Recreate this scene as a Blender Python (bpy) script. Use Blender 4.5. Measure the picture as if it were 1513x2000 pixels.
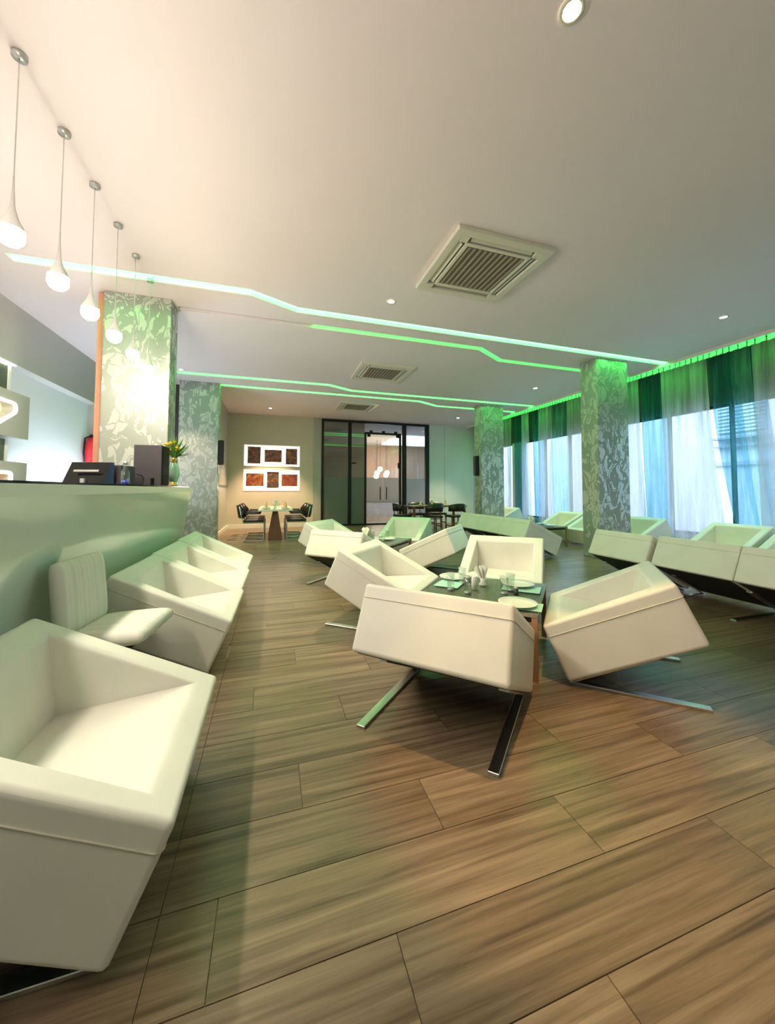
import bpy, bmesh, math, random
from mathutils import Vector, Matrix
random.seed(7)
for o in list(bpy.data.objects):
    bpy.data.objects.remove(o)
SC = bpy.context.scene
COL = SC.collection
PI = math.pi

# ------------------------------------------------------------------ camera
FPX, CX, CY = 723.4, 763.0, 925.66
YAW, PITCH, ROLL, EYE = math.radians(17.815), math.radians(2.455), math.radians(0.136), 1.2
_f = Vector((math.sin(YAW)*math.cos(PITCH), math.cos(YAW)*math.cos(PITCH), math.sin(PITCH)))
_r = Vector((math.cos(YAW), -math.sin(YAW), 0)); _u = _r.cross(_f)
_r2 = _r*math.cos(ROLL)+_u*math.sin(ROLL); _u2 = -_r*math.sin(ROLL)+_u*math.cos(ROLL)
cam = bpy.data.cameras.new('camera'); camo = bpy.data.objects.new('camera', cam); COL.objects.link(camo)
M = Matrix((( _r2.x, _u2.x, -_f.x, 0), (_r2.y, _u2.y, -_f.y, 0), (_r2.z, _u2.z, -_f.z, EYE), (0, 0, 0, 1)))
camo.matrix_world = M
cam.sensor_fit = 'HORIZONTAL'; cam.sensor_width = 36; cam.lens = FPX/1513*36
cam.shift_x = -(CX-756.5)/1513; cam.shift_y = -(1000-CY)/1513
cam.clip_start = 0.03; cam.clip_end = 200
SC.camera = camo

# ------------------------------------------------------------------ world, exposure, large lights
w = bpy.data.worlds.new('overcast_sky'); SC.world = w; w.use_nodes = True
bg = w.node_tree.nodes['Background']
bg.inputs[0].default_value = (0.68, 0.80, 1.0, 1); bg.inputs[1].default_value = 3.2
vs = SC.view_settings
vs.view_transform = 'Standard'; vs.look = 'None'; vs.gamma = 1; vs.use_curve_mapping = False
vs.exposure = 0.74
PEND_E, DOWN_W, LED_E = 135, 22, 8.0
H = 3.58                      # ceiling height
XW = 7.28                     # curtain plane
YB = 12.37                    # back wall
XL = -3.18                    # left wall (upper face)
YF = -2.6                     # wall behind the camera

# ------------------------------------------------------------------ materials
def nt(name):
    m = bpy.data.materials.new(name); m.use_nodes = True
    return m, m.node_tree, m.node_tree.nodes['Principled BSDF']
def N(t, kind, **kw):
    n = t.nodes.new(kind)
    for k, v in kw.items():
        if k == 'inp':
            for i, val in v.items(): n.inputs[i].default_value = val
        else: setattr(n, k, v)
    return n
def pbr(name, col, rough=.5, metal=0, spec=.5, noise=0, nscale=20, bump=0, bscale=60, coat=0, stretch=None):
    m, t, b = nt(name)
    b.inputs['Base Color'].default_value = (*col, 1); b.inputs['Roughness'].default_value = rough
    b.inputs['Metallic'].default_value = metal; b.inputs['Specular IOR Level'].default_value = spec
    if coat: b.inputs['Coat Weight'].default_value = coat; b.inputs['Coat Roughness'].default_value = .06
    tc = N(t, 'ShaderNodeTexCoord'); src = tc.outputs['Object']
    if stretch:
        mp = N(t, 'ShaderNodeMapping'); mp.inputs['Scale'].default_value = stretch
        t.links.new(src, mp.inputs[0]); src = mp.outputs[0]
    if noise:
        n = N(t, 'ShaderNodeTexNoise', inp={'Scale': nscale, 'Detail': 4})
        mx = N(t, 'ShaderNodeMixRGB', blend_type='MULTIPLY'); mx.inputs[0].default_value = 1
        rp = N(t, 'ShaderNodeMapRange', inp={1: .3, 2: .7, 3: 1-noise, 4: 1+noise*.4})
        t.links.new(src, n.inputs['Vector']); t.links.new(n.outputs['Fac'], rp.inputs[0])
        mx.inputs[1].default_value = (*col, 1); t.links.new(rp.outputs[0], mx.inputs[2]); t.links.new(mx.outputs[0], b.inputs['Base Color'])
    if bump:
        n2 = N(t, 'ShaderNodeTexNoise', inp={'Scale': bscale, 'Detail': 3})
        bp = N(t, 'ShaderNodeBump', inp={'Strength': bump, 'Distance': .01})
        t.links.new(src, n2.inputs['Vector']); t.links.new(n2.outputs['Fac'], bp.inputs['Height']); t.links.new(bp.outputs[0], b.inputs['Normal'])
    return m
def emit(name, col, s):
    m, t, b = nt(name); t.nodes.remove(b)
    e = N(t, 'ShaderNodeEmission', inp={0: (*col, 1), 1: s}); t.links.new(e.outputs[0], t.nodes['Material Output'].inputs[0]); return m
def thin(name, tint, alpha, gloss=.06, rough=.0, diffuse=None, translucent=.0, folds=0):
    """thin see-through sheet: transparent mixed with gloss or with a diffusing layer"""
    m, t, b = nt(name); t.nodes.remove(b); out = t.nodes['Material Output']
    tr = N(t, 'ShaderNodeBsdfTransparent', inp={0: (*tint, 1)})
    if diffuse:
        d1 = N(t, 'ShaderNodeBsdfDiffuse', inp={0: (*diffuse, 1)}); d2 = N(t, 'ShaderNodeBsdfTranslucent', inp={0: (*diffuse, 1)})
        mx0 = N(t, 'ShaderNodeMixShader', inp={0: translucent}); t.links.new(d1.outputs[0], mx0.inputs[1]); t.links.new(d2.outputs[0], mx0.inputs[2]); top = mx0
    else:
        top = N(t, 'ShaderNodeBsdfGlossy', inp={0: (1, 1, 1, 1), 1: rough})
    mx = N(t, 'ShaderNodeMixShader', inp={0: 1-alpha if diffuse else gloss})
    if folds:       # gathered cloth: denser and looser threads run down the drop
        tc = N(t, 'ShaderNodeTexCoord'); mp = N(t, 'ShaderNodeMapping'); mp.inputs['Scale'].default_value = (1, 9, .35)
        nz = N(t, 'ShaderNodeTexNoise', inp={'Scale': 1.6, 'Detail': 3, 'Roughness': .6})
        mr = N(t, 'ShaderNodeMapRange', inp={1: .32, 2: .68, 3: max(0, 1-alpha-folds), 4: min(1, 1-alpha+folds)})
        t.links.new(tc.outputs['Object'], mp.inputs[0]); t.links.new(mp.outputs[0], nz.inputs['Vector']); t.links.new(nz.outputs['Fac'], mr.inputs[0]); t.links.new(mr.outputs[0], mx.inputs[0])
    t.links.new(tr.outputs[0], mx.inputs[1]); t.links.new(top.outputs[0], mx.inputs[2]); t.links.new(mx.outputs[0], out.inputs[0])
    return m

MT = {}
MT['leather'] = pbr('cream_leather', (.80, .79, .71), .42, spec=.45, bump=.12, bscale=9, noise=.05, nscale=5)
MT['leather_seam'] = pbr('leather_seam', (.62, .60, .48), .5)
MT['chrome'] = pbr('brushed_steel', (.62, .62, .60), .28, metal=1)
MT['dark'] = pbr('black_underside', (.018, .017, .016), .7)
MT['ceiling'] = pbr('ceiling_plaster', (.85, .76, .78), .85, noise=.03, nscale=.7)
MT['wall_warm'] = pbr('back_wall_paint', (.60, .57, .47), .55, noise=.04, nscale=1.2)
MT['wall_grey'] = pbr('grey_wall_panel', (.42, .43, .40), .3, noise=.05, nscale=2)
MT['wall_pale'] = pbr('pale_green_wall', (.60, .66, .62), .5, noise=.04, nscale=1.5)
MT['wall_left'] = pbr('left_wall_paint', (.50, .51, .48), .32, noise=.03, nscale=1.5)
MT['wall_white'] = pbr('back_bar_white_wall', (.78, .82, .86), .35)
MT['wall_dark'] = pbr('dark_wall', (.05, .045, .045), .6)
MT['skirting'] = pbr('white_skirting', (.75, .76, .72), .4)
MT['black_metal'] = pbr('black_metal', (.012, .011, .011), .45, spec=.3)
MT['ac_white'] = pbr('ac_plastic', (.70, .68, .58), .45)
MT['ac_dark'] = pbr('ac_grille', (.16, .14, .11), .6)
MT['ac_slot'] = pbr('ac_slot', (.05, .045, .04), .6)
MT['grout'] = pbr('grout', (.34, .28, .20), .8)
MT['counter'] = pbr('mint_lacquer', (.64, .76, .66), .16, coat=.5, noise=.04, nscale=.9)
MT['counter_edge'] = pbr('white_edge', (.85, .88, .80), .3)
MT['black_glass'] = pbr('black_glass', (.01, .014, .014), .08)
MT['copper'] = pbr('orange_wood', (.58, .27, .17), .5, noise=.15, nscale=3, stretch=(8, 8, .6))
MT['dark_grey'] = pbr('charcoal_plastic', (.055, .048, .055), .45)
MT['screen'] = pbr('screen_black', (.008, .008, .009), .12)
MT['silver'] = pbr('silver_plastic', (.55, .55, .55), .35, metal=.6)
MT['vase_green'] = pbr('vase_celadon', (.36, .62, .45), .25, coat=.4, noise=.12, nscale=16)
MT['gold'] = pbr('brass_gold', (.72, .50, .16), .3, metal=.8)
MT['leaf'] = pbr('leaf_green', (.10, .24, .04), .6, noise=.3, nscale=25)
MT['petal'] = pbr('yellow_petal', (.85, .55, .03), .6, noise=.15, nscale=40)
MT['petal2'] = pbr('orange_petal', (.78, .30, .03), .6)
MT['stripe_fabric'] = None
MT['black_leather'] = pbr('black_leather', (.014, .010, .009), .35, bump=.1, bscale=25)
MT['brown_wood'] = pbr('brown_wood', (.20, .085, .04), .4, noise=.3, nscale=4, stretch=(12, 12, 1))
MT['post_wood'] = pbr('table_post_wood', (.42, .22, .11), .4, noise=.2, nscale=4, stretch=(10, 10, 1))
MT['table_top'] = pbr('table_laminate', (.27, .23, .185), .28, noise=.3, nscale=6, stretch=(2, 14, 2))
MT['green_glass_edge'] = pbr('green_glass_edge', (.36, .70, .52), .1)
MT['china'] = pbr('white_china', (.84, .87, .80), .2, coat=.3)
MT['napkin'] = pbr('paper_napkin', (.90, .89, .82), .8)
MT['mint_mat'] = pbr('mint_mat', (.42, .76, .60), .5)
MT['peach'] = pbr('peach_napkin', (.80, .48, .30), .7)
MT['table_cloth'] = pbr('pale_table', (.72, .70, .60), .4)
MT['patterned'] = None
MT['glass'] = thin('drinking_glass', (.93, .96, .94), 0, gloss=.12, rough=.02)
MT['pane'] = thin('window_pane', (.93, .97, .98), 0, gloss=.05)
MT['green_pane'] = thin('green_tinted_pane', (.34, .42, .39), 0, gloss=.14)
MT['clear_pane'] = thin('clear_door_pane', (.86, .90, .90), 0, gloss=.07)
MT['blue_pane'] = thin('side_light_pane', (.62, .74, .82), 0, gloss=.08)
MT['frost'] = thin('frosted_film', (.80, .80, .84), .45, diffuse=(.70, .68, .70), translucent=.6)
MT['frost_green'] = thin('frosted_green_film', (.6, .64, .62), .35, diffuse=(.36, .40, .385), translucent=.4)
MT['sheer_white'] = thin('sheer_white', (1, .96, 1), .36, diffuse=(.74, .72, .76), translucent=.65, folds=.24)
MT['sheer_beige'] = thin('sheer_beige', (.98, .95, .99), .36, diffuse=(.70, .66, .64), translucent=.65, folds=.24)
MT['sheer_teal'] = thin('sheer_teal', (.50, .74, .95), .56, diffuse=(.08, .33, .36), translucent=.7, folds=.24)
MT['sheer_green'] = thin('sheer_aqua', (.70, .90, .98), .56, diffuse=(.30, .58, .54), translucent=.7, folds=.24)
MT['bulb'] = emit('pendant_bulb', (1.0, .87, .70), PEND_E)
MT['lens'] = emit('downlight_lens', (1.0, .86, .66), 30)
MT['led_a'] = emit('led_mint', (.065, 1.0, .12), LED_E)
MT['led_b'] = emit('led_green', (.03, 1.0, .065), LED_E*.5)
MT['led_c'] = emit('led_aqua', (.05, 1.0, .11), LED_E*.8)
MT['led_curtain'] = emit('led_curtain_green', (.01, 1.0, .05), 15)
MT['led_off'] = pbr('led_diffuser_off', (.45, .48, .44), .6)
MT['backlit'] = emit('backlit_panel', (1.0, .90, .76), 2.6)
MT['niche'] = emit('niche_light', (1.0, .82, .40), 1.0)
MT['niche_orange'] = emit('niche_light_orange', (1.0, .45, .10), .9)
MT['tube'] = emit('added_wall_glow', (.80, .90, 1.0), 120)  # glow of the unseen strip added behind the bar
MT['tube_warm'] = emit('led_tube_warm', (1.0, .92, .75), 5)
MT['smoked'] = pbr('smoked_green_glass', (.12, .15, .11), .12, noise=.35, nscale=6)
MT['red'] = pbr('red_paint', (.62, .02, .03), .35)
MT['facade'] = pbr('facade_white', (.82, .86, .88), .8, noise=.06, nscale=.8)
MT['facade_band'] = pbr('facade_band_grey', (.55, .58, .60), .8)
MT['facade_dark'] = pbr('facade_slat_grey', (.42, .44, .48), .6)
MT['pavement'] = pbr('pavement', (.42, .42, .40), .9)
MT['lobby_wall'] = pbr('lobby_tan_wall', (.50, .30, .18), .55)
MT['lobby_white'] = pbr('lobby_white', (.80, .80, .84), .5)
MT['lobby_floor'] = pbr('lobby_floor', (.34, .22, .15), .3)
MT['skin_red'] = pbr('terracotta_pot', (.55, .28, .22), .7)

def wallpaper():
    m, t, b = nt('silver_floral_wallpaper')
    tc = N(t, 'ShaderNodeTexCoord')
    n1 = N(t, 'ShaderNodeTexNoise', inp={'Scale': 3.6, 'Detail': 1.2, 'Distortion': 2.0})
    vo = N(t, 'ShaderNodeTexVoronoi', feature='DISTANCE_TO_EDGE', inp={'Scale': 5.0})
    mp = N(t, 'ShaderNodeMapping'); mp.inputs['Scale'].default_value = (1.3, 1.3, .8)
    ad = N(t, 'ShaderNodeMixRGB', blend_type='ADD'); ad.inputs[0].default_value = .35
    n0 = N(t, 'ShaderNodeTexNoise', inp={'Scale': 4, 'Detail': 1})
    t.links.new(tc.outputs['Object'], mp.inputs[0]); t.links.new(mp.outputs[0], n0.inputs['Vector'])
    t.links.new(mp.outputs[0], ad.inputs[1]); t.links.new(n0.outputs['Color'], ad.inputs[2])
    t.links.new(ad.outputs[0], n1.inputs['Vector']); t.links.new(ad.outputs[0], vo.inputs['Vector'])
    a = N(t, 'ShaderNodeMath', operation='GREATER_THAN', inp={1: .50}); c = N(t, 'ShaderNodeMath', operation='GREATER_THAN', inp={1: .035})
    t.links.new(n1.outputs['Fac'], a.inputs[0]); t.links.new(vo.outputs['Distance'], c.inputs[0])
    mu = N(t, 'ShaderNodeMath', operation='MULTIPLY'); t.links.new(a.outputs[0], mu.inputs[0]); t.links.new(c.outputs[0], mu.inputs[1])
    mx = N(t, 'ShaderNodeMixRGB'); mx.inputs[1].default_value = (.30, .32, .29, 1); mx.inputs[2].default_value = (.54, .55, .51, 1)
    t.links.new(mu.outputs[0], mx.inputs[0]); t.links.new(mx.outputs[0], b.inputs['Base Color'])
    rg = N(t, 'ShaderNodeMapRange', inp={3: .55, 4: .30}); t.links.new(mu.outputs[0], rg.inputs[0]); t.links.new(rg.outputs[0], b.inputs['Roughness'])
    mt_ = N(t, 'ShaderNodeMapRange', inp={3: .05, 4: .35}); t.links.new(mu.outputs[0], mt_.inputs[0]); t.links.new(mt_.outputs[0], b.inputs['Metallic'])
    return m
MT['wallpaper'] = wallpaper()

PW, PLEN, PX0, PY0, PST = .24, 1.2, -.28, -2.6, .47      # plank width, length, joint origin, stagger
def plankmat():
    m, t, b = nt('wood_plank_tile')
    g = N(t, 'ShaderNodeNewGeometry'); sx = N(t, 'ShaderNodeSeparateXYZ'); t.links.new(g.outputs['Position'], sx.inputs[0])
    def mth(op, a, bb=None):
        n = N(t, 'ShaderNodeMath', operation=op)
        for i, v in enumerate((a, bb)):
            if v is None: continue
            if isinstance(v, (int, float)): n.inputs[i].default_value = v
            else: t.links.new(v, n.inputs[i])
        return n.outputs[0]
    row = mth('FLOOR', mth('DIVIDE', mth('SUBTRACT', sx.outputs[1], PY0), PW))
    off = mth('MODULO', mth('MULTIPLY', row, PST), PLEN)
    colm = mth('FLOOR', mth('DIVIDE', mth('ADD', mth('SUBTRACT', sx.outputs[0], PX0), off), PLEN))
    cb = N(t, 'ShaderNodeCombineXYZ'); t.links.new(row, cb.inputs[0]); t.links.new(colm, cb.inputs[1])
    wn = N(t, 'ShaderNodeTexWhiteNoise', noise_dimensions='2D'); t.links.new(cb.outputs[0], wn.inputs['Vector'])
    # grain stretched along x, shifted per plank
    sc_ = N(t, 'ShaderNodeVectorMath', operation='MULTIPLY'); sc_.inputs[1].default_value = (.9, 24, 1); t.links.new(g.outputs['Position'], sc_.inputs[0])
    sh = N(t, 'ShaderNodeVectorMath', operation='MULTIPLY_ADD'); sh.inputs[1].default_value = (17, 17, 17)
    t.links.new(wn.outputs['Color'], sh.inputs[0]); t.links.new(sc_.outputs[0], sh.inputs[2])
    gn = N(t, 'ShaderNodeTexNoise', inp={'Scale': 1.3, 'Detail': 7, 'Roughness': .62, 'Distortion': .5}); t.links.new(sh.outputs[0], gn.inputs['Vector'])
    rp = N(t, 'ShaderNodeValToRGB'); e = rp.color_ramp.elements
    e[0].position = .30; e[0].color = (.080, .052, .030, 1); e[1].position = .72; e[1].color = (.33, .245, .155, 1)
    t.links.new(gn.outputs['Fac'], rp.inputs[0])
    hv = N(t, 'ShaderNodeMapRange', inp={3: .78, 4: 1.14}); t.links.new(wn.outputs['Value'], hv.inputs[0])
    mx = N(t, 'ShaderNodeMixRGB', blend_type='MULTIPLY'); mx.inputs[0].default_value = 1
    t.links.new(rp.outputs[0], mx.inputs[1]); t.links.new(hv.outputs[0], mx.inputs[2]); t.links.new(mx.outputs[0], b.inputs['Base Color'])
    b.inputs['Roughness'].default_value = .3; b.inputs['Specular IOR Level'].default_value = .5
    bp = N(t, 'ShaderNodeBump', inp={'Strength': .08, 'Distance': .004}); t.links.new(gn.outputs['Fac'], bp.inputs['Height']); t.links.new(bp.outputs[0], b.inputs['Normal'])
    return m
MT['plank'] = plankmat()

def stripes():
    m, t, b = nt('striped_white_fabric'); tc = N(t, 'ShaderNodeTexCoord')
    wv = N(t, 'ShaderNodeTexWave', bands_direction='Y', inp={'Scale': 9, 'Distortion': .4}); t.links.new(tc.outputs['Object'], wv.inputs['Vector'])
    mx = N(t, 'ShaderNodeMixRGB'); mx.inputs[1].default_value = (.74, .72, .64, 1); mx.inputs[2].default_value = (.80, .78, .71, 1)
    t.links.new(wv.outputs['Fac'], mx.inputs[0]); t.links.new(mx.outputs[0], b.inputs['Base Color']); b.inputs['Roughness'].default_value = .6
    return m
MT['stripe_fabric'] = stripes()
def picmat(name, c1, c2, c3, sc):
    m, t, b = nt(name); tc = N(t, 'ShaderNodeTexCoord')
    n = N(t, 'ShaderNodeTexNoise', inp={'Scale': sc, 'Detail': 5, 'Distortion': 1.2}); t.links.new(tc.outputs['Object'], n.inputs['Vector'])
    rp = N(t, 'ShaderNodeValToRGB'); rp.color_ramp.elements[0].position = .33; rp.color_ramp.elements[0].color = (*c1, 1)
    rp.color_ramp.elements[1].position = .68; rp.color_ramp.elements[1].color = (*c3, 1); e = rp.color_ramp.elements.new(.52); e.color = (*c2, 1)
    t.links.new(n.outputs['Fac'], rp.inputs[0]); t.links.new(rp.outputs[0], b.inputs['Base Color']); b.inputs['Roughness'].default_value = .35
    return m
MT['patterned'] = picmat('patterned_runner', (.10, .04, .02), (.48, .22, .10), (.70, .55, .35), 14)

# ------------------------------------------------------------------ mesh helpers
def link(o, parent=None):
    COL.objects.link(o)
    if parent is not None: o.parent = parent
    return o
def obj(name, bm, mat, parent=None, smooth=False, loc=None, rz=0):
    me = bpy.data.meshes.new(name)
    bmesh.ops.recalc_face_normals(bm, faces=bm.faces[:])
    if smooth:
        for f in bm.faces: f.smooth = True
    bm.to_mesh(me); bm.free()
    for m in (mat if isinstance(mat, (list, tuple)) else [mat]):
        me.materials.append(MT[m] if isinstance(m, str) else m)
    o = bpy.data.objects.new(name, me)
    if loc: o.location = loc
    o.rotation_euler.z = rz
    return link(o, parent)
def empty(name, loc=(0, 0, 0), rz=0):
    o = bpy.data.objects.new(name, None); o.empty_display_size = .1; o.location = loc; o.rotation_euler.z = rz
    return link(o)
def tag(o, label, cat, group=None, kind=None):
    if label: o['label'] = label
    if cat: o['category'] = cat
    if group: o['group'] = group
    if kind: o['kind'] = kind
    return o
def struct(o, label=None):
    o['kind'] = 'structure'
    if label: o['label'] = label
    return o
def B(): return bmesh.new()
def box(bm, x0, x1, y0, y1, z0, z1, bev=0, seg=2):
    v = [bm.verts.new(p) for p in ((x0, y0, z0), (x1, y0, z0), (x1, y1, z0), (x0, y1, z0), (x0, y0, z1), (x1, y0, z1), (x1, y1, z1), (x0, y1, z1))]
    fs = [bm.faces.new([v[i] for i in q]) for q in ((3, 2, 1, 0), (4, 5, 6, 7), (0, 1, 5, 4), (1, 2, 6, 5), (2, 3, 7, 6), (3, 0, 4, 7))]
    if bev:
        es = list({e for f in fs for e in f.edges})
        bmesh.ops.bevel(bm, geom=es, offset=bev, segments=seg, affect='EDGES', profile=.6)
    return bm
def boxc(bm, cx, cy, cz, sx, sy, sz, bev=0, seg=2): return box(bm, cx-sx/2, cx+sx/2, cy-sy/2, cy+sy/2, cz-sz/2, cz+sz/2, bev, seg)
def lathe(bm, prof, n=20, cx=0, cy=0, cap=True):
    rings = []
    for r, z in prof:
        rings.append([bm.verts.new((cx+r*math.cos(2*PI*i/n), cy+r*math.sin(2*PI*i/n), z)) for i in range(n)])
    for a, b in zip(rings, rings[1:]):
        for i in range(n): bm.faces.new((a[i], a[(i+1) % n], b[(i+1) % n], b[i]))
    if cap:
        if prof[0][0] > 1e-4: bm.faces.new(rings[0][::-1])
        if prof[-1][0] > 1e-4: bm.faces.new(rings[-1])
    return bm
def tube(bm, pts, r, n=8, closed=False):
    pts = [Vector(p) for p in pts]; rings = []; m = len(pts); prev = None
    for i, p in enumerate(pts):
        a = pts[i-1] if (i > 0 or closed) else p; b = pts[(i+1) % m] if (i < m-1 or closed) else p
        d = (b-a).normalized()
        up = prev if prev is not None else (Vector((0, 0, 1)) if abs(d.z) < .9 else Vector((1, 0, 0)))
        x = up-d*up.dot(d)
        if x.length < 1e-5: x = d.orthogonal()
        x.normalize(); y = d.cross(x); prev = x
        rings.append([bm.verts.new(p+x*(r*math.cos(2*PI*k/n))+y*(r*math.sin(2*PI*k/n))) for k in range(n)])
    for a, b in list(zip(rings, rings[1:]))+([(rings[-1], rings[0])] if closed else []):
        for k in range(n): bm.faces.new((a[k], a[(k+1) % n], b[(k+1) % n], b[k]))
    if not closed: bm.faces.new(rings[0][::-1]); bm.faces.new(rings[-1])
    return bm
def prism(bm, poly, axis, a, b):
    """extrude a 2-D polygon along an axis: axis 0 -> poly is (y,z), 1 -> (x,z), 2 -> (x,y)"""
    def mk(p, t): return (t, p[0], p[1]) if axis == 0 else ((p[0], t, p[1]) if axis == 1 else (p[0], p[1], t))
    va = [bm.verts.new(mk(p, a)) for p in poly]; vb = [bm.verts.new(mk(p, b)) for p in poly]
    bm.faces.new(va[::-1]); bm.faces.new(vb); n = len(poly)
    for i in range(n): bm.faces.new((va[i], va[(i+1) % n], vb[(i+1) % n], vb[i]))
    return bm
def copy_tree(o, parent=None):
    c = o.copy(); COL.objects.link(c)
    if parent is not None: c.parent = parent
    for ch in list(o.children): copy_tree(ch, c)
    return c
def place(o, loc, rz, label, group=None):
    o.location = loc; o.rotation_euler.z = rz; o['label'] = label
    if group: o['group'] = group
    return o

# ------------------------------------------------------------------ floor
struct(obj('floor', box(B(), XL-.3, 7.6, YF, 9.5, -.10, -.006), 'grout'), 'brown wood-look plank floor of the lounge')
FLOOR = bpy.data.objects['floor']
box_bm = box(B(), -1.5, 7.6, 9.5, YB+.2, -.10, -.006); fx = obj('floor_base', box_bm, 'grout', FLOOR)
def pix(x, y, z):
    q = Vector((x, y, z-EYE)); d = q.dot(_f)
    if d < .15: return None
    return (CX+FPX*q.dot(_r2)/d, CY-FPX*q.dot(_u2)/d, d)
planks = []
nrow = int((YB-PY0)/PW)+1
for r in range(nrow):
    off = (r*PST) % PLEN
    y0 = PY0+r*PW; y1 = y0+PW
    for k in range(-4, 9):
        x0 = PX0-off+k*PLEN; x1 = x0+PLEN
        lo = XL-.25 if y0 < 9.4 else -1.32
        spans = [(max(x0, lo), min(x1, 7.5))]
        if x0 < PX0 < x1: spans = [(max(x0, lo), PX0), (PX0, min(x1, 7.5))]
        for a, b in spans:
            if b-a < .02: continue
            c = pix((a+b)/2, (y0+y1)/2, 0); vis = 0
            if c and -80 < c[0] < 1593 and 940 < c[1] < 1500: vis = (b-a)*PW/c[2]**3
            planks.append((vis, a, b, y0, min(y1, YB)))
planks.sort(key=lambda p: -p[0])
G = .0014
pm = {}
bmr = B()
for i, (vis, a, b, y0, y1) in enumerate(planks):
    if i < 290 and vis > 0:
        key = (round(b-a, 3), round(y1-y0, 3))
        if key not in pm:
            sx, sy = key
            me = bpy.data.meshes.new('plank'); q = box(B(), -sx/2+G, sx/2-G, -sy/2+G, sy/2-G, -.012, 0)
            q.to_mesh(me); q.free(); me.materials.append(MT['plank']); pm[key] = me
        o = bpy.data.objects.new('plank', pm[key]); o.location = ((a+b)/2, (y0+y1)/2, 0); link(o, FLOOR)
    else:
        box(bmr, a+G, b-G, y0+G, y1-G, -.012, 0)
o = obj('far_planks', bmr, 'plank', FLOOR); o['kind'] = 'stuff'

# ------------------------------------------------------------------ ceiling with recessed light slots
def slot(path, wid):
    """polygon of a bent band running left to right; path = (x, y of the near edge)"""
    return [(x, y) for x, y in path]+[(x, y+wid) for x, y in reversed(path)]
SW = .14
SL = {
 'A': slot([(-2.6, 4.66), (-.28, 4.62), (.29, 4.89), (7.16, 4.89)], SW),
 'B0': slot([(-1.2, 5.34), (.55, 5.34)], SW*.8),
 'B': slot([(.55, 5.34), (3.31, 5.34), (3.95, 5.72), (7.16, 5.72)], SW*.8),
 'C': slot([(-1.86, 8.34), (1.21, 8.30), (1.80, 8.62), (7.16, 8.62)], SW),
 'D': slot([(-1.14, 9.07), (3.74, 9.10), (4.41, 9.46), (7.16, 9.46)], SW),
}
bm = B()
def loop(pts, z=H):
    vs_ = [bm.verts.new((x, y, z)) for x, y in pts]
    return vs_, [bm.edges.new((vs_[i], vs_[(i+1) % len(vs_)])) for i in range(len(vs_))]
XR = 7.60
outer = [(XL-.3, YF), (XR, YF), (XR, YB+.1), (-1.5, YB+.1), (-1.5, 9.55), (XL-.3, 9.55)]
_, es = loop(outer); hv = []
holes = dict(SL)
holes['B0B'] = None
mergedB = [(-1.2, 5.34), (.55, 5.34), (3.31, 5.34), (3.95, 5.72), (7.16, 5.72)]
for k in ('A', 'C', 'D'):
    v_, e_ = loop(SL[k]); hv.append(v_); es += e_
v_, e_ = loop(slot(mergedB, SW*.8)); hv.append(v_); es += e_
bmesh.ops.triangle_fill(bm, use_beauty=True, use_dissolve=False, edges=es)
for v_ in hv:
    up = [bm.verts.new((v.co.x, v.co.y, H+.07)) for v in v_]; n = len(v_)
    for i in range(n): bm.faces.new((v_[i], v_[(i+1) % n], up[(i+1) % n], up[i]))
vs_, _ = loop(outer, H+.12)
bm.faces.new(vs_)
struct(obj('ceiling', bm, 'ceiling'), 'plain off-white plaster ceiling with slots for light lines')
def strip(key, mat, label):
    o = obj('led_light_line', prism(B(), SL[key], 2, H+.045, H+.068), mat)
    return tag(o, label, 'light strip', 'green light lines in the ceiling')
strip('A', 'led_a', 'brightest bent mint light line across the ceiling, nearest the camera')
strip('B', 'led_b', 'dim green light line just behind the brightest one, bent beside the right pillar')
strip('B0', 'led_off', 'unlit left end of the dim green ceiling light line')
strip('C', 'led_c', 'mint light line across the ceiling between the two square air vents')
strip('D', 'led_c', 'farthest green ceiling light line, in front of the back air vent')

# ------------------------------------------------------------------ walls
struct(obj('wall_front', box(B(), XL-.3, XR, YF-.12, YF, 0, H), 'wall_pale'))
# left wall: upper bulkhead face, recessed white lower wall behind the bar
WL = struct(obj('wall_left', box(B(), XL-.30, XL-.17, YF, 9.5, 0, H), 'wall_white'), 'white wall behind the bar')
struct(obj('trim_1', box(B(), XL-.17, XL, YF, 8.42, 2.81, H), 'wall_left'), 'grey bulkhead above the bar wall')
struct(obj('wall_left_far', box(B(), XL-.3, -1.38, 9.4, 9.52, 0, H), 'wall_dark'), 'dark wall behind the bar pillars')
struct(obj('wall_left_corner', box(B(), XL-.17, XL+.02, 8.42, 9.4, 0, H), 'wall_grey'))
struct(obj('wall_left_back', box(B(), -1.5, -1.30, 9.3, YB, 0, H), 'wall_grey'), 'grey glossy wall leading to the back corner')
struct(obj('baseboard_left', box(B(), -1.30, -1.28, 9.3, YB, 0, .10), 'skirting'))
struct(obj('trim_2', box(B(), -1.29, -1.272, 9.4, YB-.02, 1.30, 1.315), 'wall_dark'), 'thin joint line on grey wall')
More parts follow.
